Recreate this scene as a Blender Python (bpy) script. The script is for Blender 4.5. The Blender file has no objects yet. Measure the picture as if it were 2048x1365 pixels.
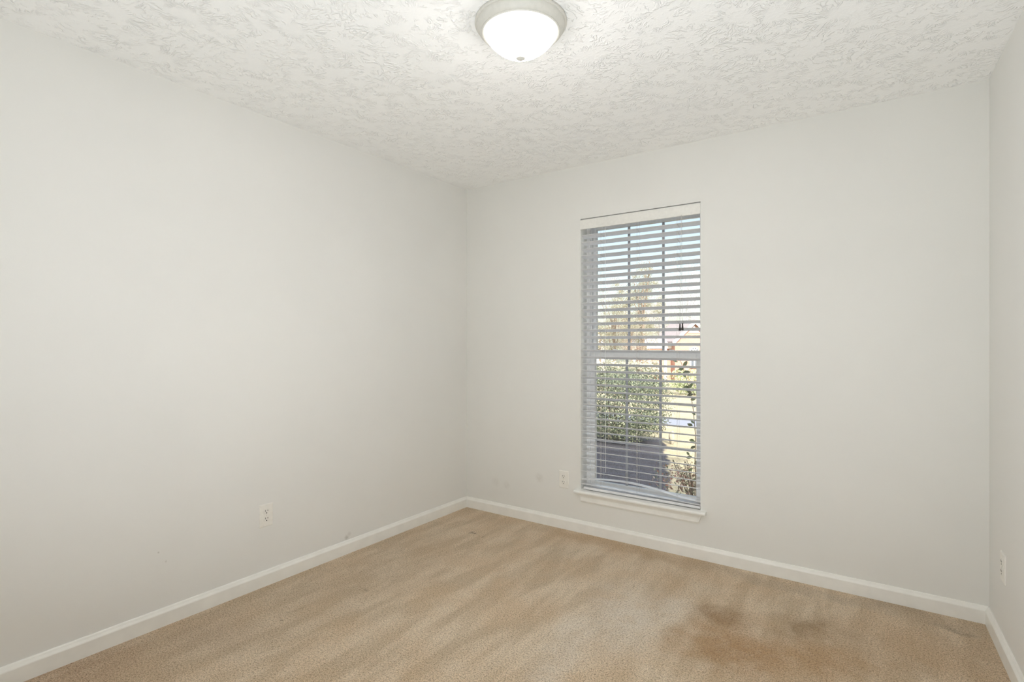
import bpy, bmesh, math, random
from mathutils import Vector, Matrix, noise as mnoise
C = bpy.context.scene
COL = C.collection
R = random.Random(7)

# ------------------------------------------------------------------ camera
TH = math.radians(34.75)
CAM = Vector((2.633, -3.179, 1.257))
FPX = 1067.0
HOR = 687.0
cam_d = bpy.data.cameras.new('camera')
cam = bpy.data.objects.new('camera', cam_d); COL.objects.link(cam)
cam.location = CAM
cam.rotation_euler = (math.pi/2, 0, TH)
cam_d.sensor_width = 36; cam_d.lens = 36*FPX/2048
cam_d.shift_y = (HOR-682.5)/2048
cam_d.clip_start = 0.02; cam_d.clip_end = 400
C.camera = cam
RIGHT = Vector((math.cos(TH), math.sin(TH), 0)); FWD = Vector((-math.sin(TH), math.cos(TH), 0))

def spot(px, Z, z=0.0):
    """place on the site at depth Z metres from the viewpoint"""
    p = CAM + FWD*Z + RIGHT*((px-1024)/FPX*Z)
    return Vector((p.x, p.y, z))
def hgt(py, Z): return CAM.z + (HOR-py)/FPX*Z

# ------------------------------------------------------------------ world, sun, lights, exposure
C.view_settings.view_transform = 'Standard'; C.view_settings.look = 'None'
C.view_settings.gamma = 1; C.view_settings.use_curve_mapping = False
C.view_settings.exposure = 0.07
C.render.engine = 'CYCLES'
cy = C.cycles
cy.max_bounces = 14; cy.diffuse_bounces = 10; cy.glossy_bounces = 4; cy.transparent_max_bounces = 16
cy.sample_clamp_indirect = 6.0; cy.use_denoising = True
cy.caustics_reflective = False; cy.caustics_refractive = False

w = bpy.data.worlds.new('sky'); C.world = w; w.use_nodes = True
nt = w.node_tree
sky = nt.nodes.new('ShaderNodeTexSky'); sky.sky_type = 'NISHITA'
sky.sun_disc = False; sky.sun_elevation = math.radians(32); sky.sun_rotation = math.radians(143)
sky.air_density = 1.0; sky.dust_density = 1.5; sky.ozone_density = 1.0
haze = nt.nodes.new('ShaderNodeMix'); haze.data_type = 'RGBA'; haze.inputs[0].default_value = .72   # thin high haze whitens the blue
nt.links.new(sky.outputs[0], haze.inputs[6]); haze.inputs[7].default_value = (1.15, 1.05, .85, 1)
bg = nt.nodes['Background']; nt.links.new(haze.outputs[2], bg.inputs[0])
# unseen sky overhead brightened to add daylight, dimmer down to the horizon
tcw = nt.nodes.new('ShaderNodeTexCoord'); sxw = nt.nodes.new('ShaderNodeSeparateXYZ'); nt.links.new(tcw.outputs['Generated'], sxw.inputs[0])
mrw = nt.nodes.new('ShaderNodeMapRange'); mrw.interpolation_type = 'SMOOTHSTEP'; nt.links.new(sxw.outputs[2], mrw.inputs[0])
for _i, _v in enumerate((.30, .62, 0.54, 2.6)): mrw.inputs[_i+1].default_value = _v
nt.links.new(mrw.outputs[0], bg.inputs[1])

sun_d = bpy.data.lights.new('sun', 'SUN'); sun = bpy.data.objects.new('sun', sun_d); COL.objects.link(sun)
sun_d.energy = 11.0; sun_d.angle = math.radians(0.6); sun_d.color = (1.0, 0.95, 0.91)
SE = math.radians(30)
sdir = Vector((-0.6*math.cos(SE), 0.8*math.cos(SE), -math.sin(SE)))     # from behind the house: its shade covers the bed
sun.rotation_euler = sdir.to_track_quat('-Z', 'Y').to_euler()
sun.location = (10, -14, 10)

# added fill lamp behind the viewpoint, standing in for light from a hall
hall_d = bpy.data.lights.new('hall_fill', 'AREA'); hall = bpy.data.objects.new('hall_fill', hall_d); COL.objects.link(hall)
hall_d.shape = 'RECTANGLE'; hall_d.size = 1.5; hall_d.size_y = 2.1; hall_d.energy = 7.0; hall_d.color = (0.95, 0.985, 1.0)
hall.location = (1.55, -3.95, 1.22)
hall.rotation_euler = (math.pi/2, 0, 0)      # aims along +Y, into the room
# added fill lamp below the view, aimed up to bounce off the ceiling
fl_d = bpy.data.lights.new('bounce_fill', 'AREA'); fl = bpy.data.objects.new('bounce_fill', fl_d); COL.objects.link(fl)
fl_d.shape = 'DISK'; fl_d.size = .45; fl_d.energy = 28; fl_d.color = (0.885, 0.955, 1.0)
fl.location = (2.10, -2.72, .45)
fl.rotation_euler = Vector((-.10, .42, 1.05)).to_track_quat('-Z', 'Y').to_euler()
LAMP_L = 78.0

# ------------------------------------------------------------------ helpers
def tag(o, label=None, cat=None, group=None, kind=None):
    if label: o['label'] = label
    if cat: o['category'] = cat
    if group: o['group'] = group
    if kind: o['kind'] = kind
    return o
def empty(name, loc=(0, 0, 0), rz=0.0, **k):
    o = bpy.data.objects.new(name, None); COL.objects.link(o)
    o.location = loc; o.rotation_euler = (0, 0, rz); o.empty_display_size = .1
    return tag(o, **k)
def box(bm, x0, x1, y0, y1, z0, z1, bev=0.0, seg=2, M=None):
    v = [bm.verts.new((x, y, z)) for x in (x0, x1) for y in (y0, y1) for z in (z0, z1)]
    f = []
    for a in ((0, 1, 3, 2), (4, 6, 7, 5), (0, 4, 5, 1), (2, 3, 7, 6), (0, 2, 6, 4), (1, 5, 7, 3)):
        f.append(bm.faces.new([v[i] for i in a]))
    vs = set(v)
    if bev:
        e = {e for ff in f for e in ff.edges}
        r = bmesh.ops.bevel(bm, geom=list(e), offset=bev, segments=seg, affect='EDGES', profile=.5)
        vs = set(r['verts']) | {x for x in v if x.is_valid}
    if M is not None:
        bmesh.ops.transform(bm, matrix=M, verts=list(vs))
def tube(bm, pts, r, n=6, r2=None):
    pts = [Vector(p) for p in pts]; rings = []
    for i, p in enumerate(pts):
        d = (pts[min(i+1, len(pts)-1)]-pts[max(i-1, 0)]).normalized()
        a = d.orthogonal().normalized() if i == 0 else (a - d*a.dot(d)).normalized()
        b = d.cross(a)
        rr = r if r2 is None else r+(r2-r)*i/(len(pts)-1)
        rings.append([bm.verts.new(p+(a*math.cos(t)+b*math.sin(t))*rr) for t in [2*math.pi*k/n for k in range(n)]])
    for i in range(len(rings)-1):
        for k in range(n):
            bm.faces.new((rings[i][k], rings[i][(k+1) % n], rings[i+1][(k+1) % n], rings[i+1][k]))
    bm.faces.new(rings[0][::-1]); bm.faces.new(rings[-1])
def lathe(bm, prof, n=64, c=(0, 0, 0)):
    c = Vector(c); rings = []
    for r, z in prof:
        if r < 1e-5: rings.append([bm.verts.new(c+Vector((0, 0, z)))])
        else: rings.append([bm.verts.new(c+Vector((r*math.cos(2*math.pi*k/n), r*math.sin(2*math.pi*k/n), z))) for k in range(n)])
    for i in range(len(rings)-1):
        A, B = rings[i], rings[i+1]
        for k in range(n):
            if len(A) == 1 and len(B) == 1: break
            if len(A) == 1: bm.faces.new((A[0], B[k], B[(k+1) % n]))
            elif len(B) == 1: bm.faces.new((A[k], A[(k+1) % n], B[0]))
            else: bm.faces.new((A[k], A[(k+1) % n], B[(k+1) % n], B[k]))
def prism(bm, prof, p0, p1, cap=True):
    """profile [(u, z)] swept from p0 to p1; u is measured to the left of the run"""
    p0, p1 = Vector(p0), Vector(p1); d = (p1-p0).normalized(); s = Vector((-d.y, d.x, 0))
    A = [bm.verts.new(p0+s*u+Vector((0, 0, z))) for u, z in prof]
    B = [bm.verts.new(p1+s*u+Vector((0, 0, z))) for u, z in prof]
    n = len(prof)
    for i in range(n): bm.faces.new((A[i], B[i], B[(i+1) % n], A[(i+1) % n]))
    if cap: bm.faces.new(A); bm.faces.new(B[::-1])
def obj(name, bm, m, parent=None, smooth=False, loc=None):
    bmesh.ops.recalc_face_normals(bm, faces=bm.faces)
    me = bpy.data.meshes.new(name); bm.to_mesh(me); bm.free()
    me.materials.append(m)
    if smooth:
        me.shade_smooth()
        try: me.set_sharp_from_angle(angle=math.radians(35))
        except Exception: pass
    o = bpy.data.objects.new(name, me); COL.objects.link(o)
    if parent: o.parent = parent
    if loc: o.location = loc
    return o
def leafmesh(name, leaves, m, parent=None):
    """leaves: (centre, direction, normal, length, width) -> folded pointed leaves"""
    V, F = [], []
    for c, d, n, L, W in leaves:
        s = d.cross(n).normalized(); k = len(V)
        V += [c-d*L*.5, c-d*L*.12+s*W*.5+n*W*.12, c+d*L*.22+s*W*.42+n*W*.12, c+d*L*.5, c+d*L*.22-s*W*.42+n*W*.12, c-d*L*.12-s*W*.5+n*W*.12]
        F += [(k, k+1, k+2, k+3), (k, k+3, k+4, k+5)]
    me = bpy.data.meshes.new(name); me.from_pydata([tuple(v) for v in V], [], F); me.update(); me.materials.append(m)
    o = bpy.data.objects.new(name, me); COL.objects.link(o)
    if parent: o.parent = parent
    return o
def rdir(r=R):
    while True:
        v = Vector((r.uniform(-1, 1), r.uniform(-1, 1), r.uniform(-1, 1)))
        if .05 < v.length < 1: return v.normalized()

# ------------------------------------------------------------------ materials
class NT:
    def __init__(s, name):
        s.m = bpy.data.materials.new(name); s.m.use_nodes = True; s.t = s.m.node_tree
        s.b = s.t.nodes['Principled BSDF']
    def n(s, typ, **k):
        x = s.t.nodes.new(typ)
        for a, v in k.items():
            if a.startswith('i_'): x.inputs[a[2:].replace('_', ' ')].default_value = v
            else: setattr(x, a, v)
        return x
    def l(s, a, b): s.t.links.new(a, b)
    def math(s, op, a, b=None, c=None, clamp=False):
        x = s.t.nodes.new('ShaderNodeMath'); x.operation = op; x.use_clamp = clamp
        for i, v in enumerate((a, b, c)):
            if v is None: continue
            if hasattr(v, 'links'): s.l(v, x.inputs[i])
            else: x.inputs[i].default_value = v
        return x.outputs[0]
    def mix(s, f, a, b, blend='MIX'):
        x = s.t.nodes.new('ShaderNodeMix'); x.data_type = 'RGBA'; x.blend_type = blend
        for sock, v in ((x.inputs[0], f), (x.inputs[6], a), (x.inputs[7], b)):
            if hasattr(v, 'links'): s.l(v, sock)
            else: sock.default_value = v if not isinstance(v, tuple) else (*v, 1)
        return x.outputs[2]
    def noise(s, vec, scale, detail=2, rough=.5, dist=0):
        x = s.n('ShaderNodeTexNoise'); x.inputs['Scale'].default_value = scale; x.inputs['Detail'].default_value = detail
        x.inputs['Roughness'].default_value = rough; x.inputs['Distortion'].default_value = dist
        if vec is not None: s.l(vec, x.inputs['Vector'])
        return x.outputs[0]
    def ramp(s, f, stops):
        x = s.n('ShaderNodeValToRGB'); s.l(f, x.inputs[0]); e = x.color_ramp.elements
        e[0].position, e[0].color = stops[0][0], (*stops[0][1], 1)
        e[1].position, e[1].color = stops[-1][0], (*stops[-1][1], 1)
        for p, c in stops[1:-1]:
            q = e.new(p); q.color = (*c, 1)
        return x.outputs[0]
    def map(s, f, a, b, c=0., d=1.):
        x = s.n('ShaderNodeMapRange'); x.interpolation_type = 'SMOOTHSTEP'
        s.l(f, x.inputs[0])
        for i, v in enumerate((a, b, c, d)): x.inputs[i+1].default_value = v
        return x.outputs[0]
    def pos(s):
        return s.n('ShaderNodeNewGeometry').outputs['Position']
    def mapping(s, vec, scale=(1, 1, 1), rot=(0, 0, 0), loc=(0, 0, 0)):
        x = s.n('ShaderNodeMapping'); s.l(vec, x.inputs[0])
        x.inputs['Scale'].default_value = scale; x.inputs['Rotation'].default_value = rot; x.inputs['Location'].default_value = loc
        return x.outputs[0]
    def bump(s, h, strength, dist):
        x = s.n('ShaderNodeBump'); x.inputs['Strength'].default_value = strength; x.inputs['Distance'].default_value = dist
        s.l(h, x.inputs['Height']); s.l(x.outputs[0], s.b.inputs['Normal'])
    def blob(s, vec, c, rx, ry, ang=0, soft=.55):
        """soft-edged ellipse mask on the XY plane"""
        d = s.n('ShaderNodeVectorMath', operation='SUBTRACT'); s.l(vec, d.inputs[0]); d.inputs[1].default_value = (c[0], c[1], c[2] if len(c) > 2 else 0)
        mp = s.n('ShaderNodeMapping'); mp.vector_type = 'TEXTURE'; s.l(d.outputs[0], mp.inputs[0])
        mp.inputs['Rotation'].default_value = (0, 0, ang); mp.inputs['Scale'].default_value = (rx, ry, rx if len(c) > 2 else 1e6)
        ln = s.n('ShaderNodeVectorMath', operation='LENGTH'); s.l(mp.outputs[0], ln.inputs[0])
        return s.map(ln.outputs['Value'], 1.0, 1-soft, 0, 1)
def simple(name, col, rough=.5, spec=.5, metal=0, bump=None):
    k = NT(name); k.b.inputs['Base Color'].default_value = (*col, 1); k.b.inputs['Roughness'].default_value = rough
    k.b.inputs['Specular IOR Level'].default_value = spec; k.b.inputs['Metallic'].default_value = metal
    p = k.pos(); nz = k.noise(p, bump[0] if bump else 60, 3)
    k.l(k.mix(k.map(nz, .3, .7), tuple(c*.97 for c in col), tuple(min(1, c*1.02) for c in col)), k.b.inputs['Base Color'])
    if bump: k.bump(nz, bump[1], bump[2])
    return k.m

def wall_mat(name='wall_paint', col=(.775, .77, .745), marks=()):
    k = NT(name); p = k.pos()
    c = k.mix(k.map(k.noise(p, 1.3, 3), .35, .65), tuple(x*.985 for x in col), tuple(min(1, x*1.01) for x in col))
    for (cx, cy_, cz, r, a, dark) in marks:
        b = k.blob(p, (cx, cy_, cz), r, r, 0, .8)
        nz = k.map(k.noise(p, 60, 2), .3, .65, .4, 1)
        c = k.mix(k.math('MULTIPLY', k.math('MULTIPLY', b, nz), a), c, dark)
    k.l(c, k.b.inputs['Base Color'])
    k.b.inputs['Roughness'].default_value = .62; k.b.inputs['Specular IOR Level'].default_value = .3
    h = k.math('ADD', k.noise(p, 170, 2), k.math('MULTIPLY', k.noise(p, 9, 2), .6))
    k.bump(h, .12, .0015)
    return k.m
G1 = (.36, .34, .30)
M_wall_l = wall_mat('wall_paint_left', marks=[(0, -2.09, .115, .03, .0, G1), (0, -1.12, .095, .022, .5, G1), (0, -1.10, .11, .02, .25, G1), (0, -2.13, .33, .006, .5, G1), (0, -2.10, .28, .006, .5, G1)])
M_wall_b = wall_mat('wall_paint_back', (.76, .755, .725), marks=[(.66, 0, .315, .045, .28, (.45, .42, .36)), (.28, 0, .23, .05, .12, (.4, .37, .32)), (.38, 0, .22, .04, .15, (.4, .37, .32))])
M_wall = wall_mat('wall_paint_right', (.79, .785, .76))

def ceiling_mat():
    k = NT('ceiling_texture'); p = k.pos()
    wob = k.n('ShaderNodeTexNoise'); k.l(p, wob.inputs['Vector']); wob.inputs['Scale'].default_value = 14; wob.inputs['Detail'].default_value = 3
    def layer(scale, seed, kf, dist):
        off = k.n('ShaderNodeVectorMath', operation='MULTIPLY_ADD'); k.l(wob.outputs['Color'], off.inputs[0])
        off.inputs[1].default_value = (dist, dist, 0); k.l(p, off.inputs[2])
        mp = k.mapping(off.outputs[0], loc=(seed, seed*1.7, 0))
        v = k.n('ShaderNodeTexVoronoi'); v.voronoi_dimensions = '2D'; v.inputs['Scale'].default_value = scale; k.l(mp, v.inputs['Vector'])
        sc = k.n('ShaderNodeVectorMath', operation='SUBTRACT'); k.l(mp, sc.inputs[0]); k.l(v.outputs['Position'], sc.inputs[1])
        nrm = k.n('ShaderNodeVectorMath', operation='NORMALIZE')
        flat = k.n('ShaderNodeVectorMath', operation='MULTIPLY'); k.l(sc.outputs[0], flat.inputs[0]); flat.inputs[1].default_value = (1, 1, 0)
        k.l(flat.outputs[0], nrm.inputs[0])
        ln = k.n('ShaderNodeVectorMath', operation='LENGTH'); k.l(flat.outputs[0], ln.inputs[0])
        # petals: noise on (cos a, sin a) with slow change along the radius
        a = k.n('ShaderNodeVectorMath', operation='SCALE'); k.l(nrm.outputs[0], a.inputs[0]); a.inputs['Scale'].default_value = kf
        r = k.n('ShaderNodeCombineXYZ'); k.l(k.math('MULTIPLY', ln.outputs['Value'], 19), r.inputs[2])
        cc = k.n('ShaderNodeSeparateColor'); k.l(v.outputs['Color'], cc.inputs[0])
        k.l(k.math('MULTIPLY', cc.outputs[0], 37), r.inputs[0])
        ad = k.n('ShaderNodeVectorMath', operation='ADD'); k.l(a.outputs[0], ad.inputs[0]); k.l(r.outputs[0], ad.inputs[1])
        nz = k.noise(ad.outputs[0], 1.0, 1.5, .5, .35)
        ridge = k.math('SUBTRACT', 1, k.math('MULTIPLY', k.math('ABSOLUTE', k.math('SUBTRACT', nz, .5)), 11), clamp=True)
        fade = k.map(ln.outputs['Value'], .02, .07)
        return k.math('MULTIPLY', ridge, fade)
    a = layer(4.6, 3.1, 6.5, .07); b = layer(6.5, 8.4, 5.0, .09)
    big = k.map(k.noise(p, 5, 2), .40, .60)
    h = k.math('ADD', k.math('MULTIPLY', a, big), k.math('MULTIPLY', b, k.math('SUBTRACT', 1, big)))
    brk = k.map(k.noise(p, 26, 2), .42, .54)
    h = k.math('MULTIPLY', h, brk)
    h = k.math('ADD', h, k.math('MULTIPLY', k.noise(p, 90, 2), .25))
    k.b.inputs['Base Color'].default_value = (.925, .922, .915, 1); k.b.inputs['Roughness'].default_value = .75
    k.b.inputs['Specular IOR Level'].default_value = .2
    k.bump(h, .60, .006)
    return k.m
M_ceil = ceiling_mat()

def carpet_mat():
    k = NT('carpet_pile'); p = k.pos()
    base = (.50, .395, .272)
    # vacuum tracks run along the left wall
    st = k.mapping(p, scale=(9, 2.2, 1), rot=(0, 0, math.radians(10)))
    tr = k.map(k.noise(st, 1.0, 3, .55, .3), .36, .64)
    mot = k.map(k.noise(p, 3.2, 4, .6), .35, .68)
    c = k.mix(tr, (.68, .55, .395), (.86, .725, .56))
    c = k.mix(k.math('MULTIPLY', mot, .50), c, (.72, .53, .34))
    wob = k.n('ShaderNodeTexNoise'); k.l(p, wob.inputs['Vector']); wob.inputs['Scale'].default_value = 6; wob.inputs['Detail'].default_value = 3
    off = k.n('ShaderNodeVectorMath', operation='MULTIPLY_ADD'); k.l(wob.outputs['Color'], off.inputs[0]); off.inputs[1].default_value = (.30, .30, 0)
    of2 = k.n('ShaderNodeVectorMath', operation='SUBTRACT'); k.l(p, of2.inputs[0]); of2.inputs[1].default_value = (.15, .15, 0); k.l(of2.outputs[0], off.inputs[2])
    q = off.outputs[0]
    brkup = k.map(k.noise(p, 13, 4, .65), .34, .56, .62, 1)
    for (px, py, rx, ry, ang, amt, col) in STAINS:
        t = CAM.z*FPX/(py-HOR); s = spot(px, t)
        b = k.blob(q, (s.x, s.y), rx*1.15, ry*1.15, ang, .95)
        b = k.math('MULTIPLY', b, brkup)
        c = k.mix(k.math('MULTIPLY', b, amt), c, col)
    fib = k.noise(p, 260, 2, .65); fib2 = k.noise(p, 120, 3, .75)
    c = k.mix(1.0, c, k.ramp(fib, [(.32, (.50, .43, .35)), (.5, (1, 1, 1)), (.68, (1.25, 1.25, 1.25))]), 'MULTIPLY')
    c = k.mix(.75, c, k.ramp(fib2, [(.34, (.40, .33, .26)), (.50, (.98, .97, .96)), (.7, (1.1, 1.1, 1.1))]), 'MULTIPLY')
    k.l(c, k.b.inputs['Base Color']); k.b.inputs['Roughness'].default_value = 1; k.b.inputs['Specular IOR Level'].default_value = .05
    k.b.inputs['Sheen Weight'].default_value = .15
    k.bump(k.math('ADD', fib, k.math('MULTIPLY', fib2, 1.6)), .9, .006)
    return k.m
BR = (.36, .23, .12); LT = (.92, .86, .77)
STAINS = [(1440, 1232, .17, .15, .4, .85, (.40, .26, .14)), (1620, 1258, .22, .17, .2, .85, (.38, .265, .15)), (1500, 1300, .38, .26, .3, .9, (.54, .34, .18)),
          (1660, 1320, .35, .20, .3, .8, (.54, .36, .20)), (1250, 1235, .26, .42, .3, .65, LT), (1130, 1300, .14, .45, .2, .5, LT), (1350, 1215, .14, .2, .2, .5, LT),
          (1230, 1092, .80, .13, 0, .75, (.60, .43, .26)), (150, 1340, .5, .35, 0, .75, (.54, .38, .25)), (420, 1260, .35, .25, 0, .6, (.56, .42, .29)),
          (577, 1246, .012, .018, 0, .9, (.12, .08, .05)), (600, 1218, .05, .008, .9, .5, (.2, .14, .08)), (955, 1068, .012, .02, 0, .9, (.15, .1, .06)), (967, 1075, .012, .014, 0, .8, (.15, .1, .06)),
          (748, 1177, .02, .015, 0, .5, (.2, .14, .08)), (700, 1165, .45, 1.3, 0, .45, (.53, .425, .305)), (1880, 1310, .55, .35, .2, .6, (.60, .43, .27)), (1650, 1190, .9, .10, 0, .45, (.52, .43, .32)), (1430, 1310, .26, .2, .2, .6, (.47, .29, .14)), (1900, 1255, .10, .05, 0, .5, (.25, .18, .11)), (1800, 1215, .2, .06, 0, .3, (.28, .2, .13))]
M_carpet = carpet_mat()

M_trim = simple('trim_paint', (.84, .83, .79), .35, .45, bump=(14, .08, .002))
M_sillp = simple('window_trim_paint', (.88, .878, .85), .32, .5, bump=(20, .06, .002))
M_vinyl = simple('white_vinyl', (.93, .935, .94), .38, .5)
M_blind = simple('blind_vinyl', (.76, .76, .775), .38, .45)
M_valance = simple('valance_vinyl', (.80, .79, .75), .4, .4)
M_cord = simple('blind_cord', (.60, .58, .55), .8, .1)
M_cordw = simple('white_cord', (.85, .85, .85), .8, .1)
M_tassel = simple('dark_tassel', (.025, .02, .018), .45, .4)
M_plate = simple('outlet_plate', (.83, .81, .76), .35, .5)
M_recep = simple('outlet_face', (.80, .78, .73), .35, .5)
M_slot = simple('slot_dark', (.02, .018, .016), .7, .1)
M_metal = simple('screw_paint', (.70, .68, .62), .3, .5, .3)
M_pan = simple('lamp_pan', (.64, .625, .58), .5, .5)
M_dark = simple('recess_dark', (.09, .09, .085), .8, .1)
M_door = simple('door_paint', (.80, .79, .76), .4, .4)

def glass_mat():
    k = NT('window_glass'); t = k.t
    tr = k.n('ShaderNodeBsdfTransparent'); tr.inputs[0].default_value = (.93, .96, .96, 1)
    gl = k.n('ShaderNodeBsdfGlossy'); gl.inputs['Roughness'].default_value = .02
    fr = k.n('ShaderNodeFresnel'); fr.inputs[0].default_value = 1.45
    mx = k.n('ShaderNodeMixShader'); k.l(fr.outputs[0], mx.inputs[0]); k.l(tr.outputs[0], mx.inputs[1]); k.l(gl.outputs[0], mx.inputs[2])
    k.l(mx.outputs[0], t.nodes['Material Output'].inputs[0])
    t.nodes.remove(k.b)
    return k.m
M_glass = glass_mat()
M_grid = simple('grid_between_panes', (.46, .47, .50), .5, .3)
def dome_mat():
    k = NT('frosted_lit_glass')
    k.b.inputs['Base Color'].default_value = (.9, .9, .88, 1); k.b.inputs['Roughness'].default_value = .25
    nz = k.noise(k.pos(), 7, 2)
    c = k.mix(k.map(nz, .35, .65), (1.0, .97, .92), (1.0, .98, .95))
    k.l(c, k.b.inputs['Emission Color']); sp = k.n('ShaderNodeSeparateXYZ'); k.l(k.pos(), sp.inputs[0])
    # the bulbs sit over the bowl's middle: its rim glows much less than its belly
    gl = k.map(sp.outputs[2], 2.44-.050, 2.44-.105)
    k.l(k.math('MULTIPLY_ADD', k.math('POWER', gl, 1.6), LAMP_L, .85), k.b.inputs['Emission Strength'])
    return k.m
M_dome = dome_mat()

# ------------------------------------------------------------------ room shell
H = 2.44; W = 3.027; YR = -3.42; SL = 0.030       # SL: the right wall stands slightly out of square
WX0, WX1, WZ0, WZ1 = .979, 1.766, .270, 2.084      # window opening
WT = .20
def struct(name, bm, m, label=None, **k):
    o = obj(name, bm, m, **k); o['kind'] = 'structure'
    if label: o['label'] = label; 
    return o
bm = bmesh.new(); box(bm, -.15, 3.4, -5.2, .2, -.12, 0); floor = struct('floor', bm, M_carpet, 'beige cut pile carpet with brown stains and vacuum tracks')
bm = bmesh.new(); box(bm, -.15, 3.4, -5.2, .2, H, H+.12); struct('ceiling', bm, M_ceil, 'white ceiling with stomped brush texture')
bm = bmesh.new(); box(bm, -.15, 0, -5.2, .2, 0, H); struct('wall_left', bm, M_wall_l, 'plain off white wall left of the corner')
bm = bmesh.new()
box(bm, 0, WX0, 0, WT, 0, H); box(bm, WX1, W+.3, 0, WT, 0, H); box(bm, WX0, WX1, 0, WT, 0, WZ0); box(bm, WX0, WX1, 0, WT, WZ1, H)
struct('wall_back', bm, M_wall_b, 'off white wall around the tall window')
bm = bmesh.new()
v = [(W, 0), (W+SL*5.2, -5.2), (W+.35, -5.2), (W+.35, 0)]
A = [bm.verts.new((x, y, 0)) for x, y in v]; B = [bm.verts.new((x, y, H)) for x, y in v]
for i in range(4): bm.faces.new((A[i], A[(i+1) % 4], B[(i+1) % 4], B[i]))
bm.faces.new(A); bm.faces.new(B); struct('wall_right', bm, M_wall, 'off white wall at the right edge')
# rear wall with a double doorway added for the fill lamp, hall end behind (out of view)
DX0, DX1, DH = .75, 2.35, 2.05
bm = bmesh.new()
box(bm, 0, DX0, YR-.12, YR, 0, H); box(bm, DX1, W+.1, YR-.12, YR, 0, H); box(bm, DX0, DX1, YR-.12, YR, DH, H)
struct('wall_rear', bm, M_wall, 'unseen off white wall with doorway added for the fill lamp')
bm = bmesh.new(); box(bm, 0, W+.15, -5.2, -5.08, 0, H); struct('wall_hall', bm, M_wall, 'hall wall')

BB = .078
prof = [(0, 0), (0, BB), (-.004, BB), (-.0065, BB-.003), (-.0095, BB-.009), (-.0150, BB-.017), (-.0160, BB-.020), (-.0160, 0)]
def mir(p): return [(-u, z) for u, z in p]
bm = bmesh.new(); prism(bm, prof, (0, YR, 0), (0, 0, 0)); struct('baseboard_left', bm, M_trim, 'white baseboard under the left wall')
bm = bmesh.new(); prism(bm, prof, (0, 0, 0), (W, 0, 0)); struct('baseboard_back', bm, M_trim, 'white baseboard under the window wall')
bm = bmesh.new(); prism(bm, prof, (W, 0, 0), (W+SL*-YR, YR, 0)); struct('baseboard_right', bm, M_trim, 'white baseboard under the right wall')

# ------------------------------------------------------------------ window
win = empty('window_1', (0, 0, 0), label='tall white double hung window with nine pane sashes', kind='structure')
FY0, FY1 = .095, WT; ST1_ = .2815
bm = bmesh.new()        # vinyl frame around both sashes
fw = .026
box(bm, WX0, WX0+fw, FY0, FY1, WZ0, WZ1, .002); box(bm, WX1-fw, WX1, FY0, FY1, WZ0, WZ1, .002)
box(bm, WX0+fw, WX1-fw, FY0, FY1, WZ1-.028, WZ1, .002); box(bm, WX0+fw, WX1-fw, FY0, FY1, WZ0, WZ0+.022, .002)
for x in (WX0+fw, WX1-fw-.006): box(bm, x, x+.006, FY0+.012, FY0+.018, WZ0, WZ1); box(bm, x, x+.006, FY0+.058, FY0+.064, WZ0, WZ1)
obj('window_frame', bm, M_vinyl, win)
bm = bmesh.new()        # painted jamb liner inside the opening
box(bm, WX0, WX0+.003, .002, FY0, ST1_, WZ1); box(bm, WX1-.003, WX1, .002, FY0, ST1_, WZ1)
obj('window_jamb', bm, M_sillp, win)
def sash(name, y0, y1, z0, z1, rail_b, rail_t, stile):
    bm = bmesh.new(); x0, x1 = WX0+fw+.001, WX1-fw-.001
    box(bm, x0, x0+stile, y0, y1, z0, z1, .003); box(bm, x1-stile, x1, y0, y1, z0, z1, .003)
    box(bm, x0+stile, x1-stile, y0, y1, z0, z0+rail_b, .003); box(bm, x0+stile, x1-stile, y0, y1, z1-rail_t, z1, .003)
    s = obj(name, bm, M_vinyl, win)
    gx0, gx1, gz0, gz1 = x0+stile, x1-stile, z0+rail_b, z1-rail_t; ym = (y0+y1)/2
    bm = bmesh.new()
    for i in (1, 2):
        x = gx0+(gx1-gx0)*i/3; box(bm, x-.008, x+.008, ym-.004, ym+.004, gz0, gz1, .0015)
        z = gz0+(gz1-gz0)*i/3; box(bm, gx0, gx1, ym-.0035, ym+.0035, z-.008, z+.008, .0015)
    obj('muntin', bm, M_grid, s)
    bm = bmesh.new(); box(bm, gx0-.004, gx1+.004, ym+.008, ym+.011, gz0-.004, gz1+.004); obj('glass', bm, M_glass, s)
    return s
sash('upper_sash', .150, .178, 1.176, WZ1-.029, .036, .026, .020)
lo = sash('lower_sash', .106, .134, WZ0+.0225, 1.205, .033, .048, .030)
for x in (1.17, 1.55):      # sash locks on the meeting rail
    bm = bmesh.new(); box(bm, x-.022, x+.022, .110, .130, 1.204, 1.210, .002)
    lathe(bm, [(0, 1.218), (.008, 1.218), (.009, 1.209)], 16, (x, .119, 0)); box(bm, x-.004, x+.026, .102, .112, 1.211, 1.217, .002)
    obj('sash_lock', bm, M_vinyl, win)
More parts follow.
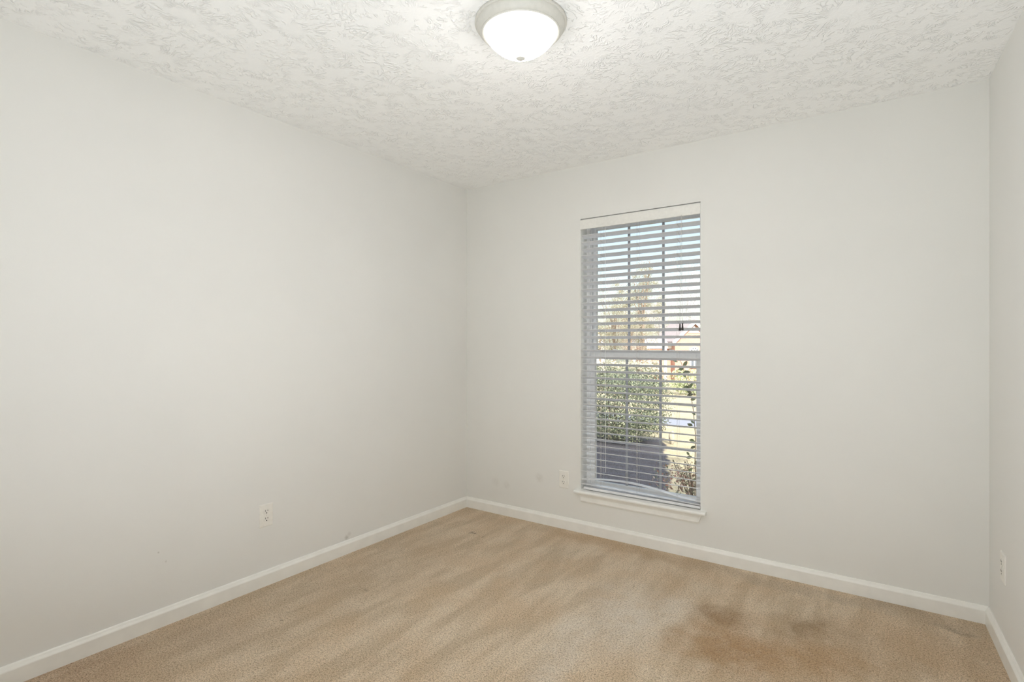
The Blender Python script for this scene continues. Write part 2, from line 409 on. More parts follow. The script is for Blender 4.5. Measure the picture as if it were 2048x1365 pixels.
# stool and apron
bm = bmesh.new()
nose = [(-.0, .0)]
ST0, ST1 = .262, .2815
pts = [(.094, ST1), (-.028, ST1), (-.034, ST1-.003), (-.037, ST1-.008), (-.036, ST0+.004), (-.031, ST0), (0, ST0), (.0, WZ0-.0001), (.094, WZ0-.0001)]
A = [bm.verts.new((WX0+.0005, y, z)) for y, z in pts]; B = [bm.verts.new((WX1-.0005, y, z)) for y, z in pts]
n = len(pts)
for i in range(n): bm.faces.new((A[i], B[i], B[(i+1) % n], A[(i+1) % n]))
bm.faces.new(A); bm.faces.new(B)
hp = [(0, ST1)]+pts[1:7]
for xa, xb in ((WX0-.030, WX0+.0005), (WX1-.0005, WX1+.032)):
    A = [bm.verts.new((xa, y, z)) for y, z in hp]; B = [bm.verts.new((xb, y, z)) for y, z in hp]; n = len(hp)
    for i in range(n): bm.faces.new((A[i], B[i], B[(i+1) % n], A[(i+1) % n]))
    bm.faces.new(A); bm.faces.new(B)
obj('window_sill', bm, M_sillp, win)
bm = bmesh.new()
ap = [(0, ST0), (0, .205), (-.007, .205), (-.009, .209), (-.012, .214), (-.012, .240), (-.015, .248), (-.021, .256), (-.024, ST0)]
xa, xb = WX0-.008, WX1+.006
A = [bm.verts.new((xa+(.018 if z < .25 else 0), y, z)) for y, z in ap]; B = [bm.verts.new((xb-(.018 if z < .25 else 0), y, z)) for y, z in ap]; n = len(ap)
for i in range(n): bm.faces.new((A[i], B[i], B[(i+1) % n], A[(i+1) % n]))
bm.faces.new(A); bm.faces.new(B)
obj('window_apron', bm, M_sillp, win)

# ------------------------------------------------------------------ blind
bl = empty('window_blind', ((WX0+WX1)/2, .03, WZ1-.01), label='white horizontal slat blind with dark tassels hanging inside the window opening', cat='blind')
def bobj(name, bm, m, parent=None, smooth=False):
    o = obj(name, bm, m, parent or bl, smooth)
    if parent is None: o.location = -Vector(bl.location)
    return o
BX0, BX1 = WX0+.006, WX1-.007
bm = bmesh.new(); box(bm, WX0+.0015, WX1-.002, -.004, .004, 2.013, WZ1-.008, .002)
bobj('valance', bm, M_valance)
bm = bmesh.new(); box(bm, BX0, BX1, .008, .056, 2.028, WZ1-.002, .002); bobj('headrail', bm, M_blind)
TILT = math.asin(.0155/.05)
def slat_strip(bm, zf, x0=BX0, x1=BX1, nseg=1, tilt=TILT, crown=.0022, w_=.0255):
    """one slat; zf(x) gives the height of its middle line"""
    cols = []; ns = 6; th = .0020
    for i in range(nseg+1):
        x = x0+(x1-x0)*i/nseg; col = []
        for side in (1, -1):
            for j in (range(ns+1) if side == 1 else range(ns, -1, -1)):
                s = -1+2*j/ns; y = s*w_; z = crown*(1-s*s)+side*th/2
                yy = y*math.cos(tilt)+z*math.sin(tilt); zz = -y*math.sin(tilt)+z*math.cos(tilt)
                col.append(bm.verts.new((x, .031+yy, zf(x)+zz)))
        cols.append(col)
    m_ = len(cols[0])
    for i in range(nseg):
        for j in range(m_): bm.faces.new((cols[i][j], cols[i][(j+1) % m_], cols[i+1][(j+1) % m_], cols[i+1][j]))
    bm.faces.new(cols[0]); bm.faces.new(cols[-1])
bm = bmesh.new(); ZS = []
for k in range(-27, 9):
    z = 1.615+.0448*k-.0065; ZS.append(z); j = R.uniform(-.0006, .0006); t = R.uniform(-.012, .012)
    slat_strip(bm, lambda x: z+j*(x-1.37)*4, tilt=TILT+t)
bobj('slat_panel', bm, M_blind, smooth=True)
def warp(x):
    u = (x-BX0)/(BX1-BX0); return .350+.022*math.sin(math.pi*min(1, u/.85))*(1-.0*u)-.040*max(0, u-.35)**1.3
bm = bmesh.new(); slat_strip(bm, warp, nseg=24, tilt=.05)
o = bobj('bent_slat', bm, M_blind, smooth=True); o['label'] = 'warped slat bowing up in the middle above the bottom rail'
bm = bmesh.new(); slat_strip(bm, lambda x: .319-.010*((x-BX0)/(BX1-BX0))**2, nseg=12, tilt=.02)
bobj('lowest_slat', bm, M_blind, smooth=True)
bm = bmesh.new(); box(bm, WX0+.022, BX1, .008, .054, .287, .303, .003); bobj('bottom_rail', bm, M_blind)
LX = (1.128, 1.374, 1.626)
for i, x in enumerate(LX):
    bm = bmesh.new()
    for dx in (-.003,):
        tube(bm, [(x+dx, .0035, 2.03), (x+dx, .0035, .30)], .0005, 5); tube(bm, [(x+dx, .0585, 2.03), (x+dx, .0585, .30)], .0005, 5)
    tube(bm, [(x+.005, .0030, 2.03), (x+.005, .0030, .30)], .0005, 5)
    for z in ZS:
        tube(bm, [(x-.003, .0035, z+.003), (x+.005, .0030, z-.006)], .0009, 4)
        tube(bm, [(x, .004, z+.0042), (x, .0585, z-.0100)], .0007, 4)
    bobj('ladder_cord', bm, M_cord)
bm = bmesh.new(); tube(bm, [(1.163, -.001, 2.012), (1.163, .0005, 1.2), (1.165, .0005, .42)], .0011, 5); bobj('lift_cord', bm, M_cordw)
for x, zt in ((1.6465, 1.352), (1.6615, 1.354)):
    bm = bmesh.new(); tube(bm, [(1.655+(x-1.655)*.3, -.006, 2.02), (1.654+(x-1.654)*.5, -.0065, 1.6), (x, -.007, zt+.02)], .0010, 5)
    c = bobj('pull_cord', bm, M_cord)
    bm = bmesh.new(); lathe(bm, [(0, .022), (.0030, .022), (.0042, .014), (.0044, .004), (.0062, -.008), (.0068, -.016), (.0055, -.020), (0, -.021)], 16, (x, -.007, zt))
    bobj('tassel', bm, M_tassel, c, True)

# ------------------------------------------------------------------ outlets
def outlet():
    t = empty('wall_outlet')
    bm = bmesh.new()
    w2, h2, d = .0365, .0585, .0055           # plate faces local -Y
    back = [(-w2, -h2), (w2, -h2), (w2, h2), (-w2, h2)]; f = .004
    V0 = [bm.verts.new((x, 0, z)) for x, z in back]
    V1 = [bm.verts.new((x, -.0025, z)) for x, z in back]
    V2 = [bm.verts.new((x-math.copysign(f, x), -d, z-math.copysign(f, z))) for x, z in back]
    for P, Q in ((V0, V1), (V1, V2)):
        for i in range(4): bm.faces.new((P[i], P[(i+1) % 4], Q[(i+1) % 4], Q[i]))
    bm.faces.new(V0); bm.faces.new(V2)
    obj('cover_plate', bm, M_plate, t)
    for zc in (.0195, -.0195):
        bm = bmesh.new(); pts = []
        for k in range(40):
            a = 2*math.pi*k/40; x = .0172*math.cos(a); z = max(-.0138, min(.0138, .0172*math.sin(a))); pts.append((x, z))
        A = [bm.verts.new((x, -d+.001, zc+z)) for x, z in pts]; B = [bm.verts.new((x, -d-.0012, zc+z)) for x, z in pts]; D = [bm.verts.new((x*.95, -d-.0018, zc+z*.95)) for x, z in pts]
        for P, Q in ((A, B), (B, D)):
            for i in range(40): bm.faces.new((P[i], P[(i+1) % 40], Q[(i+1) % 40], Q[i]))
        bm.faces.new(D); r = obj('receptacle', bm, M_recep, t)
        bm = bmesh.new(); y0, y1 = -d-.0024, -d-.0012
        box(bm, -.0076, -.0052, y0, y1, zc+.0005, zc+.0095); box(bm, .0052, .0076, y0, y1, zc+.0015, zc+.0085)
        lathe(bm, [(0, .0004), (.0027, .0004), (.0027, -.0006), (0, -.0006)], 14)
        vs = [v for v in bm.verts if abs(v.co.z) < .001 and abs(v.co.x) < .003 and abs(v.co.y) < .003]
        bmesh.ops.transform(bm, matrix=Matrix.Translation((0, -d-.0019, zc-.0070)) @ Matrix.Rotation(math.pi/2, 4, 'X'), verts=vs)
        obj('socket_slot', bm, M_slot, r)
    bm = bmesh.new(); lathe(bm, [(0, .0012), (.0022, .001), (.0028, 0)], 16)
    bmesh.ops.transform(bm, matrix=Matrix.Translation((0, -d, 0)) @ Matrix.Rotation(math.pi/2, 4, 'X'), verts=bm.verts)
    obj('screw', bm, M_metal, t)
    return t
def copy_tree(o, parent=None):
    c = o.copy(); COL.objects.link(c); c.parent = parent
    for ch in list(o.children): copy_tree(ch, c)
    return c
o1 = outlet()
o2 = copy_tree(o1); o3 = copy_tree(o1)
for o, loc, rz, lab in ((o1, (0, -1.629, .363), math.pi/2, 'white duplex outlet alone on the long left wall above the baseboard'),
                        (o2, (.857, 0, .332), 0, 'off white duplex outlet beside the lower left of the window'),
                        (o3, (W+SL*.285, -.285, .353), -math.pi/2+SL, 'white duplex outlet on the right wall near the corner, seen edge on')):
    o.location = loc; o.rotation_euler = (0, 0, rz); tag(o, lab, 'outlet', 'duplex wall outlets')

# ------------------------------------------------------------------ ceiling lamp
LC = spot(1041.5, 1.966)
lamp = empty('ceiling_lamp', (LC.x, LC.y, H), label='round flush mount ceiling light with lit frosted glass dome', cat='ceiling light')
bm = bmesh.new()
lathe(bm, [(0, 0), (.1655, 0), (.1655, -.0025), (.1690, -.003), (.1695, -.009), (.1670, -.0125), (.1625, -.0125), (.1620, -.017), (.1600, -.023), (.1550, -.031), (.1490, -.037), (.1450, -.0385), (.1450, -.0415), (.1430, -.0435), (.1400, -.0435), (.1380, -.041), (.1370, -.030), (0, -.028)], 96)
obj('lamp_pan', bm, M_pan, lamp, True)
bm = bmesh.new()
pr = [(.1360, -.030), (.1362, -.041), (.1345, -.046)]
for i in range(1, 15):
    r = .1345*(1-(i/14)**1.3); z = -.046-.080*(1-(r/.1345)**2.1)**.93; pr.append((max(r, 0), z))
pr[-1] = (0, pr[-1][1])
lathe(bm, pr, 96); obj('glass_dome', bm, M_dome, lamp, True)
bm = bmesh.new(); lathe(bm, [(0, -.120), (.010, -.122), (.0165, -.125), (.0180, -.129), (.0165, -.134), (.010, -.138), (0, -.1395)], 32)
obj('finial', bm, M_pan, lamp, True)

# ------------------------------------------------------------------ outside: own roof, ground
M_shing = simple('grey_shingle', (.22, .20, .19), .9, .1, bump=(30, .3, .02))
bm = bmesh.new()
P = [(-7, 3.33)]
for y0, z0, y1, z1 in ((.55, 2.58, -4.2, 4.5), (-4.2, 4.5, -9.0, 2.55)):
    a = [bm.verts.new((x, y, z+dz)) for x, y, z, dz in ((-7, y0, z0, 0), (3.5, y0, z0, 0), (3.5, y1, z1, 0), (-7, y1, z1, 0), (-7, y0, z0, .14), (3.5, y0, z0, .14), (3.5, y1, z1, .14), (-7, y1, z1, .14))]
    for f in ((0, 1, 2, 3), (4, 5, 6, 7), (0, 1, 5, 4), (1, 2, 6, 5), (2, 3, 7, 6), (3, 0, 4, 7)): bm.faces.new([a[i] for i in f])
struct('roof', bm, M_shing, 'unseen shingled roof of this house, added to cast shade outside')  # out of view; added and shaped so its shadow falls over the bed
M_soffit = simple('soffit_paint', (.75, .75, .72), .6, .2)
bm = bmesh.new(); box(bm, -7, -.15, -8.4, WT, -.5, 2.66); box(bm, -.15, 3.42, -8.4, -5.2, -.5, 2.66); struct('wall_exterior', bm, M_soffit, 'outer walls of this house')

SLP = .04
def ground_z(x, y):
    d = max(0, (y-2.5)); return -.40-.042*d
def ground_mat():
    k = NT('dormant_lawn'); p = k.pos()
    c = k.mix(k.map(k.noise(p, 1.5, 5, .6), .35, .65), (.46, .38, .26), (.38, .32, .21))
    c = k.mix(k.map(k.noise(p, 40, 3, .7), .3, .7), (.75, .73, .7), (1, 1, 1)) if False else c
    fine = k.noise(p, 45, 3, .7)
    c = k.mix(1.0, c, k.ramp(fine, [(.3, (.6, .58, .55)), (.6, (1.1, 1.1, 1.1))]), 'MULTIPLY')
    # pine straw bed near the house; house shade is painted into its dark colour
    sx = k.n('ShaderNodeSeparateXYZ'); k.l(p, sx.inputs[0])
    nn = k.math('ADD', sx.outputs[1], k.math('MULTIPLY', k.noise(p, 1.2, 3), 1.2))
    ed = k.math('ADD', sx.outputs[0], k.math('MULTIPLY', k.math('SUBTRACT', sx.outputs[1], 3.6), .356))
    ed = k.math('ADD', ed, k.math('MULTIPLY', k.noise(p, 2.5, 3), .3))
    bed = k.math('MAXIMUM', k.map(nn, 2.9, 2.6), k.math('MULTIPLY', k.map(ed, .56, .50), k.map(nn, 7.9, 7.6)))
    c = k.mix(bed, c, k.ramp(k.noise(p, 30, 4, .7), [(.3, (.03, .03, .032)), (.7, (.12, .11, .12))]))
    k.l(c, k.b.inputs['Base Color']); k.b.inputs['Roughness'].default_value = 1; k.b.inputs['Specular IOR Level'].default_value = 0
    k.bump(fine, .8, .04)
    return k.m
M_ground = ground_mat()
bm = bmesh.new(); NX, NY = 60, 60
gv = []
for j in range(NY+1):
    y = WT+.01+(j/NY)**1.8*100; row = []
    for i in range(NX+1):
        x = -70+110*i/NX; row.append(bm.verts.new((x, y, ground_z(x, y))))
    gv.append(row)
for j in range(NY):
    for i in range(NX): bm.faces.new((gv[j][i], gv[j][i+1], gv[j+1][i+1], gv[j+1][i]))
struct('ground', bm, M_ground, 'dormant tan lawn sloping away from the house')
M_conc = simple('concrete', (.20, .20, .225), 1, 0, bump=(20, .2, .01))
bm = bmesh.new(); ys = (9.3, 10.5)
a = [bm.verts.new((x, y, ground_z(x, y)+dz)) for dz in (.02, -.1) for x, y in ((-30, 9.6), (16, 8.9), (16, 10.3), (-30, 11.2))]
for f in ((0, 1, 2, 3), (4, 5, 6, 7), (0, 1, 5, 4), (1, 2, 6, 5), (2, 3, 7, 6), (3, 0, 4, 7)): bm.faces.new([a[i] for i in f])
struct('driveway', bm, M_conc, 'pale grey concrete drive across the lawn')

def leaf_mat(name, cols, trans=.25):
    k = NT(name); g = k.n('ShaderNodeNewGeometry')
    st = [(i/(len(cols)-1), c) for i, c in enumerate(cols)]
    c = k.ramp(g.outputs['Random Per Island'], st)
    k.l(c, k.b.inputs['Base Color']); k.b.inputs['Roughness'].default_value = .45; k.b.inputs['Specular IOR Level'].default_value = .4
    tl = k.n('ShaderNodeBsdfTranslucent'); k.l(c, tl.inputs[0])
    mx = k.n('ShaderNodeMixShader'); mx.inputs[0].default_value = trans
    k.l(k.b.outputs[0], mx.inputs[1]); k.l(tl.outputs[0], mx.inputs[2]); k.l(mx.outputs[0], k.t.nodes['Material Output'].inputs[0])
    return k.m
M_hedge = leaf_mat('hedge_leaf', [(.045, .055, .038), (.08, .095, .055), (.28, .29, .18), (.06, .075, .045), (.15, .165, .10)])
M_autumn = leaf_mat('autumn_leaf', [(.40, .37, .26), (.55, .51, .38), (.32, .31, .23), (.46, .40, .32)], .4)
M_pink = leaf_mat('rust_leaf', [(.44, .34, .28), (.52, .43, .36), (.38, .34, .26)], .4)
M_evg = leaf_mat('evergreen_leaf', [(.25, .30, .14), (.40, .42, .2), (.3, .34, .2)], .2)
M_grey = simple('pale_twig', (.42, .40, .40), .9, .1)
M_bark = simple('bark', (.22, .17, .13), .9, .1, bump=(40, .5, .01))
M_sap = leaf_mat('sapling_leaf', [(.09, .11, .05), (.13, .15, .07), (.10, .10, .06)], .2)
M_nand = leaf_mat('red_shrub_leaf', [(.16, .16, .10), (.35, .16, .12), (.12, .16, .10), (.45, .28, .22)], .2)

# hedge: a wide clipped bush about five metres out
def bush(name, c, rx, ry, h, n, L, m, label, cat, seed, inner=.82, stems=6, group=None, sr=.02):
    r = random.Random(seed)
    t = empty(name, c, label=label, cat=cat, group=group)
    bm = bmesh.new()
    for i in range(stems):
        a = r.uniform(0, 6.28); q = r.uniform(.1, .5)
        tube(bm, [(math.cos(a)*.1*rx, math.sin(a)*.1*ry, -.02), (math.cos(a)*q*.5*rx, math.sin(a)*q*.5*ry, h*.4), (math.cos(a)*q*rx, math.sin(a)*q*ry, h*.75+(h*.2 if sr < .01 else 0))], sr, 6, sr*.4)
    obj('stem', bm, M_bark, t)
    lv = []
    for i in range(n):
        v = rdir(r); s = inner+(1-inner)*r.random()
        bump_ = 1+.12*mnoise.noise(v*2.3+Vector((seed, 0, 0)))+.06*mnoise.noise(v*6)
        # superellipsoid for a clipped look
        q = Vector((abs(v.x)**.7*math.copysign(1, v.x), abs(v.y)**.7*math.copysign(1, v.y), abs(v.z)**.7*math.copysign(1, v.z)))*s*bump_
        p = Vector((q.x*rx, q.y*ry, h*.5+q.z*h*.5))
        if p.z < .03: continue
        nn = (v+rdir(r)*.7).normalized(); d = nn.orthogonal().normalized(); d = Matrix.Rotation(r.uniform(0, 6.28), 3, nn) @ d
        k = r.uniform(.7, 1.2); lv.append((p, d, nn, L*k, L*k*.5))
    leafmesh('foliage', lv, m, t)
    return t
def gplace(px, Z):
    p = spot(px, Z); p.z = ground_z(p.x, p.y); return p
hp_ = gplace(1226, 9.8)
bush('hedge', hp_, 1.03, .8, 1.40, 30000, .034, M_hedge, 'clipped green leafy hedge seen through the lower window sash', 'hedge', 3, inner=.62)

# red-tinged shrub low outside the window
sh = gplace(1392, 5.4)
bush('red_leaf_shrub', sh, .50, .34, .46, 900, .034, M_nand, 'low shrub with reddish leaves just outside the lower right of the window', 'shrub', 9, inner=.3, stems=42, sr=.005)

# sapling with oval leaves
def sapling():
    base = spot(1404, 5.0); base.z = ground_z(base.x, base.y)
    t = empty('sapling', base, label='thin sapling with dark oval leaves rising past the window', cat='sapling')
    knots = [(1392, 990), (1390, 930), (1391, 870), (1386, 815), (1378, 775), (1366, 735), (1358, 715)]
    pts = [Vector((0, 0, 0))]+[spot(px, 5.0, hgt(py, 5.0))-base for px, py in knots]
    bm = bmesh.new(); tube(bm, pts, .006, 6, .0025)
    obj('stem', bm, M_bark, t)
    r = random.Random(5); lv = []
    for px, py, ang, L in ((1350, 722, 2.6, .07), (1362, 738, .2, .08), (1370, 728, .9, .08), (1357, 748, 3.6, .07), (1373, 745, .1, .08), (1368, 752, -.6, .05), (1371, 775, 3.4, .08), (1380, 772, .7, .09),
                           (1379, 785, -.2, .06), (1375, 781, 3.0, .06), (1380, 790, .3, .07), (1386, 799, .2, .06), (1387, 827, -.9, .06), (1390, 812, .9, .05), (1380, 850, 2.8, .07), (1385, 845, 2.4, .05), (1384, 882, 2.9, .07), (1386, 895, -2.6, .06), (1378, 915, 3.3, .07), (1376, 908, 2.2, .05), (1392, 925, .8, .06), (1381, 940, 3.7, .06), (1388, 960, .5, .05)):
        p = spot(px, 5.0, hgt(py, 5.0))-base
        d = (RIGHT*math.cos(ang)+Vector((0, 0, 1))*math.sin(ang)+FWD*r.uniform(-.4, .4)).normalized()
        nn = (FWD*-1+rdir(r)*.5); nn = (nn-d*nn.dot(d)).normalized()
        lv.append((p, d, nn, L*.9, L*.45))
    leafmesh('foliage', lv, M_sap, t)
sapling()
# pale stone at the hedge foot
bm = bmesh.new(); bmesh.ops.create_icosphere(bm, subdivisions=3, radius=1)
for v in bm.verts:
    k = 1+.18*mnoise.noise(v.co*1.6); v.co = Vector((v.co.x*.055*k, v.co.y*.05*k, .12+v.co.z*.125*k))
M_stone = simple('pale_stone', (.30, .26, .20), .9, .1, bump=(30, .5, .01))
b = obj('garden_stone', bm, M_stone, None, True); b.location = gplace(1344, 9.6); tag(b, 'pale upright stone at the right foot of the clipped hedge', 'stone')

# trees
def tree(name, c, h, rx, z0, z1, n, L, m, label, seed, trunk=.12, ry=None, group='trees beyond the lawn', bm_mat=None, twigs=0):
    r = random.Random(seed); t = empty(name, c, label=label, cat='tree', group=group); ry = ry or rx
    bm = bmesh.new(); tube(bm, [(0, 0, -.2), (.05, 0, z0*.6+.3), (.0, .05, (z0+z1)/2)], trunk, 8, trunk*.5)
    br = []
    for i in range(9+twigs):
        a = r.uniform(0, 6.28); q = r.uniform(.35, .95); zz = r.uniform(z0, z0+(z1-z0)*.6)
        e = Vector((math.cos(a)*q*rx, math.sin(a)*q*ry, min(z1, zz+r.uniform(.3, .45)*(z1-z0))))
        s_ = Vector((0, 0, max(.5, zz*.75))); mid = (s_+e)/2+rdir(r)*.15*rx
        tube(bm, [s_, mid, e], trunk*(.35 if not twigs else .16), 5, .012)
        br.append((s_, e))
        for kk in range(3 if not twigs else 7):
            u = r.uniform(.4, 1); p = s_+(e-s_)*u; e2 = p+(rdir(r)+Vector((0, 0, .5)))*rx*.3
            tube(bm, [p, (p+e2)/2+rdir(r)*.04*rx, e2], .018, 4, .008)
    obj('trunk', bm, bm_mat or M_bark, t)
    if n:
        lv = []; nc = 60
        cl = []
        for i in range(nc):
            v = rdir(r)*r.random()**.4; cl.append((Vector((v.x*rx, v.y*ry, (z0+z1)/2+v.z*(z1-z0)/2)), r.uniform(.18, .42)*rx))
        for i in range(n):
            c0, cr = cl[r.randrange(nc)]
            p = c0+rdir(r)*cr*r.random()**.5
            d = rdir(r); nn = d.orthogonal().normalized(); k = r.uniform(.6, 1.3); lv.append((p, d, nn, L*k, L*k*.6))
        leafmesh('crown', lv, m, t)
    return t
g = gplace
def tree_at(px, Z, py_top, py_low, rpx, *a, **k):
    c = gplace(px, Z); z1 = hgt(py_top, Z)-c.z; z0 = hgt(py_low, Z)-c.z
    return tree('tree', c, z1, rpx/FPX*Z, z0, z1, *a, **k)
tree_at(1285, 34, 520, 700, 42, 17000, .062, M_autumn, 'tall yellow-leaved tree rising into the upper sash behind the hedge', 11, trunk=.16)
tree_at(1228, 40, 560, 705, 34, 11000, .068, M_autumn, 'lower tan-leaved tree left of the tall yellow tree', 12, trunk=.14)
tree_at(1262, 46, 610, 712, 40, 11000, .075, M_pink, 'rust-tinted tree filling in behind the two yellow trees', 13, trunk=.14)
tree_at(1375, 68, 500, 650, 55, 0, .1, M_pink, 'bare grey twiggy tree above the brick house', 14, trunk=.13, bm_mat=M_grey, twigs=40)
tree_at(1318, 60, 590, 690, 40, 5000, .08, M_pink, 'thin sparse pale tree between the yellow tree and brick house', 15, trunk=.10, bm_mat=M_grey, twigs=16)
tree_at(1200, 60, 640, 715, 30, 3000, .18, M_autumn, 'small pale tree at the left edge of the glass', 16, trunk=.14)
for i, (px, Z, w_, lab) in enumerate(((1284, 28, 1.15, 'sunlit yellow-green bush beyond the clipped hedge'), (1226, 33, 1.5, 'olive round bush left of the yellow-green bush'))):
    bush('far_bush', gplace(px, Z), w_, 1.1, hgt(720, Z)-gplace(px, Z).z, 2600, .14, M_autumn, lab, 'bush', 20+i, inner=.6, group='bushes across the lawn')
bush('yard_bush', gplace(1385, 26), 1.1, .8, hgt(737, 26)-gplace(1385, 26).z, 1500, .12, M_evg, 'green bush in front of the brick house', 'bush', 31, inner=.6)

# brick house across the road
def brick_mat(name, c1, c2, mortar):
    k = NT(name); tc = k.n('ShaderNodeTexCoord')
    sp = k.n('ShaderNodeSeparateXYZ'); k.l(tc.outputs['Object'], sp.inputs[0]); cb = k.n('ShaderNodeCombineXYZ')
    k.l(k.math('ADD', sp.outputs[0], sp.outputs[1]), cb.inputs[0]); k.l(sp.outputs[2], cb.inputs[1])
    b = k.n('ShaderNodeTexBrick'); k.l(cb.outputs[0], b.inputs['Vector'])
    b.inputs['Scale'].default_value = 1; b.inputs['Brick Width'].default_value = .22; b.inputs['Row Height'].default_value = .075; b.inputs['Mortar Size'].default_value = .01
    b.inputs['Color1'].default_value = (*c1, 1); b.inputs['Color2'].default_value = (*c2, 1); b.inputs['Mortar'].default_value = (*mortar, 1)
    k.l(b.outputs[0], k.b.inputs['Base Color']); k.b.inputs['Roughness'].default_value = .9
    return k.m
M_brick = brick_mat('red_brick', (.36, .14, .09), (.42, .19, .13), (.42, .34, .28))
M_wtrim = simple('white_house_trim', (.82, .82, .80), .6, .2)
M_wglass = simple('dark_window_glass', (.10, .11, .13), .15, .5)
M_broof = simple('brown_shingle', (.30, .25, .24), .9, .1, bump=(8, .3, .05))
def house():
    Z = 50.0; s = Z/FPX
    c = gplace(1388, Z); t = empty('brick_house', c, rz=TH, label='red brick house with a front gable and white fan window', cat='house')
    zz = lambda py: hgt(py, Z)-c.z
    X = lambda px: (px-1388)*s
    hw = X(1388+38); eave = zz(682); peak = zz(645)
    bm = bmesh.new(); pts = [(-hw, -.3), (hw, -.3), (hw, eave), (0, peak), (-hw, eave)]
    A = [bm.verts.new((x, 0, z)) for x, z in pts]; B = [bm.verts.new((x, 7, z)) for x, z in pts]
    for i in range(5): bm.faces.new((A[i], A[(i+1) % 5], B[(i+1) % 5], B[i]))
    bm.faces.new(A); bm.faces.new(B); box(bm, X(1302), -hw, 1.2, 6, -.3, zz(691)); obj('wall', bm, M_brick, t)
    bm = bmesh.new()
    for sg in (-1, 1):
        p0 = Vector((0, -.35, peak+.12)); p1 = Vector((sg*(hw+.35), -.35, eave-.22))
        a = [bm.verts.new(v) for v in (p0, p1, p1+Vector((0, 7.5, 0)), p0+Vector((0, 7.5, 0)))]; b = [bm.verts.new(v.co+Vector((0, 0, .15))) for v in a]
        bm.faces.new(a); bm.faces.new(b)
        for i in range(4): bm.faces.new((a[i], a[(i+1) % 4], b[(i+1) % 4], b[i]))
    a = [bm.verts.new(v) for v in ((X(1300), .8, zz(690)), (-hw-.1, .8, zz(690)), (-hw-.1, 4, zz(674)), (X(1310), 4, zz(674)))]
    b = [bm.verts.new(v.co+Vector((0, 0, .15))) for v in a]; bm.faces.new(a); bm.faces.new(b)
    for i in range(4): bm.faces.new((a[i], a[(i+1) % 4], b[(i+1) % 4], b[i]))
    obj('roof', bm, M_broof, t)
    bm = bmesh.new()
    for sg in (-1, 1):
        p0 = Vector((0, -.42, peak-.14)); p1 = Vector((sg*(hw+.3), -.42, eave-.42))
        a = [bm.verts.new(v) for v in (p0, p1, p1+Vector((0, 0, .26)), p0+Vector((0, 0, .30)))]; b = [bm.verts.new(v.co+Vector((0, .08, 0))) for v in a]
        bm.faces.new(a); bm.faces.new(b)
        for i in range(4): bm.faces.new((a[i], a[(i+1) % 4], b[(i+1) % 4], b[i]))
    box(bm, X(1300), -hw, 1.05, 1.2, zz(698), zz(692)); box(bm, X(1335), X(1340), 1.0, 1.2, -.2, zz(698)); obj('trim', bm, M_wtrim, t)
    # fan window
    r0 = 9*s; cz = zz(703)
    bm = bmesh.new()
    def arc(ri, ro, y0, y1, n=16):
        V = []
        for k in range(n+1):
            a_ = math.pi*k/n; V.append([bm.verts.new((math.cos(a_)*q, y, cz+math.sin(a_)*q)) for q, y in ((ri, y0), (ro, y0), (ro, y1), (ri, y1))])
        for k in range(n):
            for j in range(4): bm.faces.new((V[k][j], V[k][(j+1) % 4], V[k+1][(j+1) % 4], V[k+1][j]))
    arc(r0*.82, r0, -.12, .02); arc(r0*.30, r0*.42, -.12, .02)
    for a_ in (45, 90, 135):
        Mx = Matrix.Translation((0, 0, cz)) @ Matrix.Rotation(-math.radians(a_), 4, 'Y')
        box(bm, r0*.3, r0*.9, -.11, .0, -.035, .035, M=Mx)
    box(bm, -r0, r0, -.12, .0, cz-.12, cz); box(bm, -r0, -r0+.12, -.12, 0, zz(735), cz); box(bm, r0-.12, r0, -.12, 0, zz(735), cz); box(bm, -r0, r0, -.12, 0, zz(737), zz(735)); box(bm, -.05, .05, -.11, 0, zz(735), cz)
    wf = obj('fan_window', bm, M_wtrim, t)
    bm = bmesh.new(); arc(.01, r0*.9, -.03, -.01); box(bm, -r0+.05, r0-.05, -.03, -.01, zz(735), cz); obj('pane', bm, M_wglass, wf)
    bm = bmesh.new(); tri = [(0, peak-.35), (-.55, peak-1.0), (.55, peak-1.0)]
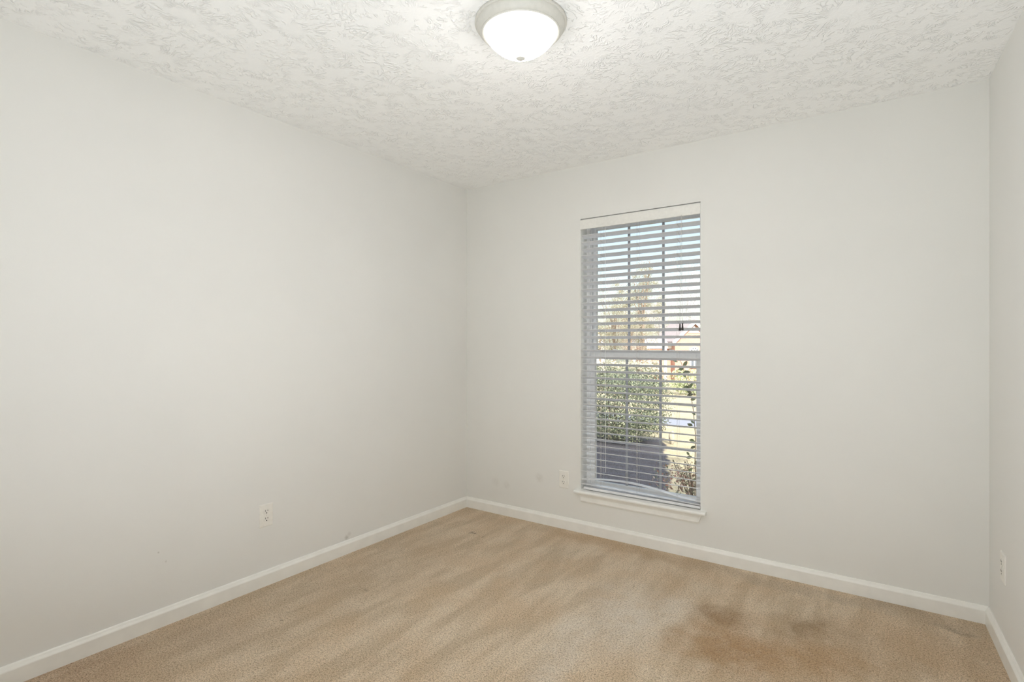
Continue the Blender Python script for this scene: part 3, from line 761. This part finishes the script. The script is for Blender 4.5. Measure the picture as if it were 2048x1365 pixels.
    A = [bm.verts.new((x, -.06, z)) for x, z in tri]; B = [bm.verts.new((x, .0, z)) for x, z in tri]
    bm.faces.new(A); bm.faces.new(B)
    for i in range(3): bm.faces.new((A[i], A[(i+1) % 3], B[(i+1) % 3], B[i]))
    obj('gable_vent', bm, M_grey, t)
house()
# pale sided house further left
def house2():
    Z = 75.0; s = Z/FPX; c = gplace(1325, Z); t = empty('sided_house', c, rz=TH, label='pale sided house with grey roof behind the brick house', cat='house')
    zz = lambda py: hgt(py, Z)-c.z
    X = lambda px: (px-1325)*s
    bm = bmesh.new(); box(bm, X(1285), X(1352), 0, 8, -.4, zz(690)); obj('wall', bm, M_wtrim, t)
    bm = bmesh.new(); pts = [(-.6, zz(690)), (4, zz(677)), (8.6, zz(690))]
    A = [bm.verts.new((X(1282), y, z)) for y, z in pts]; B = [bm.verts.new((X(1355), y, z)) for y, z in pts]
    bm.faces.new(A); bm.faces.new(B)
    for i in range(3): bm.faces.new((A[i], A[(i+1) % 3], B[(i+1) % 3], B[i]))
    obj('roof', bm, simple('blue_grey_shingle', (.42, .43, .47), .9, .1), t)
    for px in (1296, 1312, 1330):
        bm = bmesh.new(); box(bm, X(px), X(px+6), -.06, 0, zz(706), zz(696)); obj('window', bm, M_wglass, t)
house2()
def house3():
    Z = 84.0; s = Z/FPX; c = gplace(1188, Z); t = empty('white_house', c, rz=TH, label='plain white house wall at the left edge of the glass', cat='house')
    zz = lambda py: hgt(py, Z)-c.z
    X = lambda px: (px-1188)*s
    bm = bmesh.new(); box(bm, X(1150), X(1209), 0, 7, -.4, zz(692)); obj('wall', bm, M_wtrim, t)
    bm = bmesh.new(); pts = [(-.5, zz(692)), (3.5, zz(670)), (7.5, zz(692))]
    A = [bm.verts.new((X(1148), y, z)) for y, z in pts]; B = [bm.verts.new((X(1211), y, z)) for y, z in pts]
    bm.faces.new(A); bm.faces.new(B)
    for i in range(3): bm.faces.new((A[i], A[(i+1) % 3], B[(i+1) % 3], B[i]))
    obj('roof', bm, simple('pale_shingle', (.62, .60, .58), .9, .1), t)
house3()
